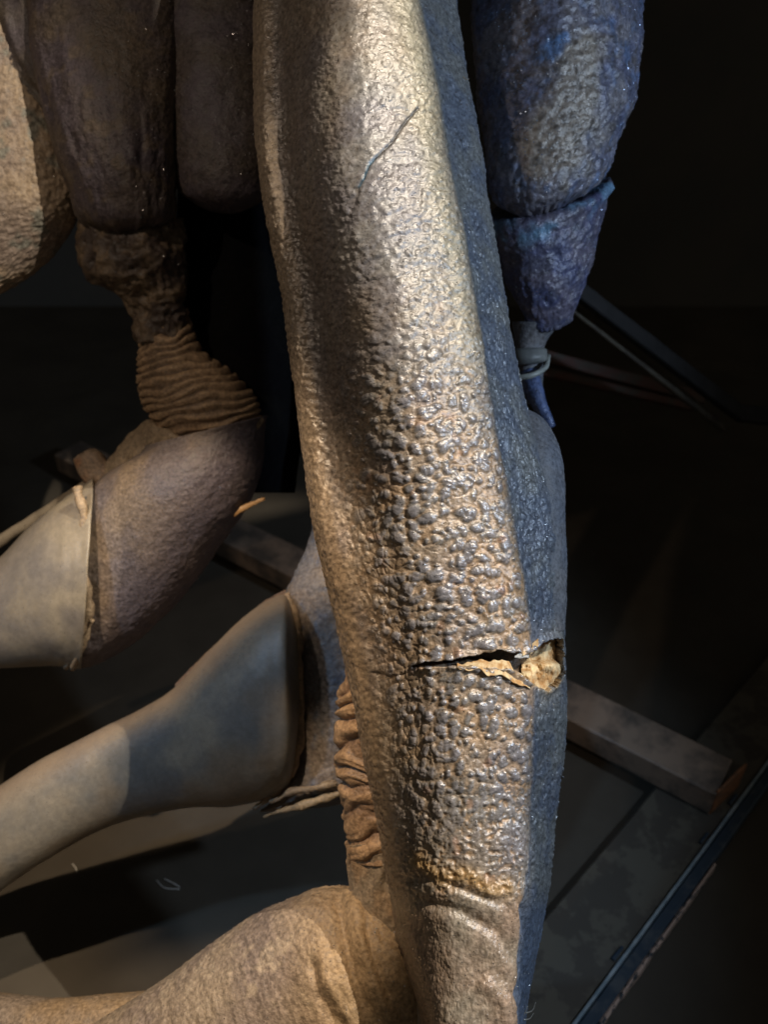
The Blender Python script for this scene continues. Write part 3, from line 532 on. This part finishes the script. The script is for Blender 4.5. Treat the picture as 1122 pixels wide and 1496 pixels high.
# the wide rail with its blue-lit lip at the lower right
r0 = on_z(1175, 1039, .032); r1 = on_z(823, 1512, .032); rd = (r1-r0)/np.linalg.norm(r1-r0)
rs = np.cross(rd, [0, 0, 1.]); rs *= np.sign(rs[0])
bar('side_rail', r0-rd*.6, r1+rd*.3, -rs*.13, np.array([0, 0, -.03]), M_GRY, label='grey steel rail at the lower right')
M_LIP = plain('blue_lit_edge', (.2, .27, .32), (.36, .42, .45), 40, .4, .0006)
M_NAVY = plain('dark_blue_steel', (.03, .05, .075), (.07, .085, .1), 30, .4, .0006, thr=(.5, .62))
M_CHIPW = plain('chipped_steel_edge', (.04, .05, .06), (.5, .36, .29), 45, .55, .001, thr=(.44, .47))
bar('rail_lip', r0-rd*.6+[0, 0, .006]+rs*.001, r1+rd*.3+[0, 0, .006]+rs*.001, rs*.0055, np.array([0, 0, -.035]), M_LIP, wear=.0008, nseg=120, label='lip of the rail, its pale blue highlight painted in', bev=.001)  # blue light along the lip's edge, put into its colour
bar('rail_side', r0-rd*.6+[0, 0, .003]+rs*.0075, r1+rd*.3+[0, 0, .003]+rs*.0075, rs*.021, np.array([0, 0, -.033]), M_NAVY, wear=.0008, nseg=120)
bar('rail_flange', r0+(r1-r0)*.52+rs*.029+[0, 0, .002], r1+rd*.3+rs*.029+[0, 0, .002], rs*.006, np.array([0, 0, -.03]), M_CHIPW, wear=.0025, nseg=120, label='chipped lower edge of the rail')
for k, f_ in enumerate((.12, .34, .47, .8)):
    bar('weld_bead', r0+(r1-r0)*f_-rs*.004+[0, 0, .006], r0+(r1-r0)*f_+rd*.03-rs*.004+[0, 0, .006], -rs*.006, np.array([0, 0, -.006]), M_NAVY, wear=.002, nseg=14, bev=.0015)
# black bent brace and red-brown bar in the right background
p0, p1, p2 = at(845, 405, 1.55), at(1085, 590, 1.75), at(1260, 610, 1.9)
bar('brace', p0, p1, FW*.03, -UP*.036, M_BLK, label='black bent brace rising to the right'); bar('brace', p1-(p2-p1)*.0, p2, FW*.03+[0, 0, .001], -UP*.037, M_BLK)
bar('brace', at(838, 440, 1.6), at(1060, 616, 1.8), FW*.02, -UP*.022, M_GRY)
bar('red_bar', at(770, 503, 1.9), at(1030, 572, 2.0), FW*.03, -UP*.030, M_RED); bar('red_bar', at(780, 532, 1.89), at(1015, 588, 1.99), FW*.03, -UP*.02, M_RED)

# ================================================================== room
def quad(name, pts, mat):
    me = bpy.data.meshes.new(name); me.from_pydata([tuple(p) for p in pts], [], [(0, 1, 2, 3)]); o = link(name, me, mat); o['kind'] = 'structure'; return o
M_FLOOR = plain('dark_floor', (.055, .044, .031), (.07, .057, .041), 5, .7, .0006, 8)
M_WALL = plain('dark_wall', (.095, .09, .08), (.11, .1, .085), 3, .8, .0003)
quad('floor', [(-8, -3, 0), (8, -3, 0), (8, 3.6, 0), (-8, 3.6, 0)], M_FLOOR)
quad('wall', [(-8, 3.6, 0), (8, 3.6, 0), (8, 3.6, 5), (-8, 3.6, 5)], M_WALL)
# scratches on the floor
for k, (q0, q1, q2) in enumerate([((228, 1286), (240, 1297), (262, 1299)), ((240, 1284), (252, 1290), (262, 1296)), ((105, 1262), (110, 1268), (112, 1274))]):
    o = tube('floor_fibre', [on_z(*q0, .002), on_z(*q1, .003), on_z(*q2, .002)], .0012, M_PALE, None, C3(.3, .27, .22), 6)
    o['label'] = ['pale curled fibre lying on the dark floor, longer of the crossed pair', 'pale straight fibre lying on the dark floor, shorter of the crossed pair', 'tiny pale fibre alone on the floor under the smooth leg'][k]; o['category'] = 'fibre'; o['group'] = 'fibres on the floor'

# ================================================================== the lamp and the light blocker added to it, above the frame
spot = empty('spotlight', KEY, 'black spotlight above the statue, with added light blockers', 'lamp')
axis = at(520, 800, .95)-KEY; axis /= np.linalg.norm(axis)
ee = np.interp(np.linspace(-250, 2500, 170), YS, XE); ey = np.linspace(-250, 2500, 170)
pts = []
ee = ee+np.interp(ey, [915, 940, 1005, 1030], [0, 48, 40, 0])
for x, y in zip(ee, ey):
    dk = float(np.interp(y, YS, DD))+.022+.07*float(np.interp(y, [915, 940, 1005, 1030], [0, 1, 1, 0])); q = at(x-5, y, dk); v = q-KEY; pts.append(KEY+v*(.85/np.dot(v, axis)))
pts = np.array(pts); sd = np.cross(axis, pts[-1]-pts[0]); sd /= np.linalg.norm(sd); sd *= np.sign(np.dot(sd, RT))
A = np.array([[p, p+sd*1.6, p+sd*1.6+axis*.003, p+axis*.003] for p in pts]); n_, s = normals(A)
grid_mesh('beam_blocker', A, np.full(A.shape, .02), M_BLK, spot, True, True, 1 if s > 0 else -1)  # unseen blocker, shaped to end the key beam along the leg's edge

lamp2 = empty('spotlight', TOP, 'black spotlight with added shadow plates, the one nearer the middle', 'lamp')
def plate(lampo, L0, pts, dist, parent):  # unseen plates added to block the lamps and shape their shadows
    c = pts.mean(0)-L0; ax = c/np.linalg.norm(c); q = np.array([L0+(p-L0)*(dist/np.dot(p-L0, ax)) for p in pts]); k = len(q)
    me = bpy.data.meshes.new('shadow_plate'); o0 = q.mean(0)
    me.from_pydata([tuple(v-o0) for v in q]+[tuple(v-o0+ax*.002) for v in q], [], [tuple(range(k)), tuple(range(2*k-1, k-1, -1))]+[(i, (i+1) % k, k+(i+1) % k, k+i) for i in range(k)])
    link('shadow_plate', me, M_BLK, parent, o0)
plate(lamp2, TOP, np.array([at(x, y, 1.155) for x, y in [(150, 1240), (157, 1060), (200, 1034), (260, 1018), (330, 1014), (385, 1030), (414, 1070), (424, 1120), (400, 1175), (300, 1200)]]), .5, lamp2)
plate(lamp2, TOP, np.array([on_z(x, y, 0) for x, y in [(88, 1417), (500, 1172), (620, 1140), (620, 1260), (380, 1338), (240, 1384)]]), .47, lamp2)
plate(spot, KEY, np.array([at(x, y, 1.16) for x, y in [(-10, -300), (28, 0), (68, 180), (112, 330), (140, 520), (215, 520), (215, -300)]]), .9, spot)
lamp3 = empty('spotlight', SIDE, 'black spotlight added as fill at the far left above the statue', 'lamp')
def housing(L0, tgt, parent):
    ax = np.array(tgt)-L0; ax /= np.linalg.norm(ax); u = np.cross(ax, [0, 0, 1.]); u /= np.linalg.norm(u); v = np.cross(ax, u); th = np.linspace(0, 2*math.pi, 32, endpoint=False)
    A = np.array([[L0+ax*z+r_*(u*math.cos(t)+v*math.sin(t)) for t in th] for z, r_ in [(-.02, .01), (-.02, .06), (.05, .075), (.05, .071), (-.012, .056), (-.012, .01)]])
    n_, s_ = normals(A); grid_mesh('housing', A[::-1] if False else A, np.full(A.shape, .02), M_BLK, parent, True, False, 1)
housing(KEY, at(520, 800, .95), spot); housing(TOP, at(225, 1190, 1.2), lamp2); housing(SIDE, at(215, 420, 1.15), lamp3)
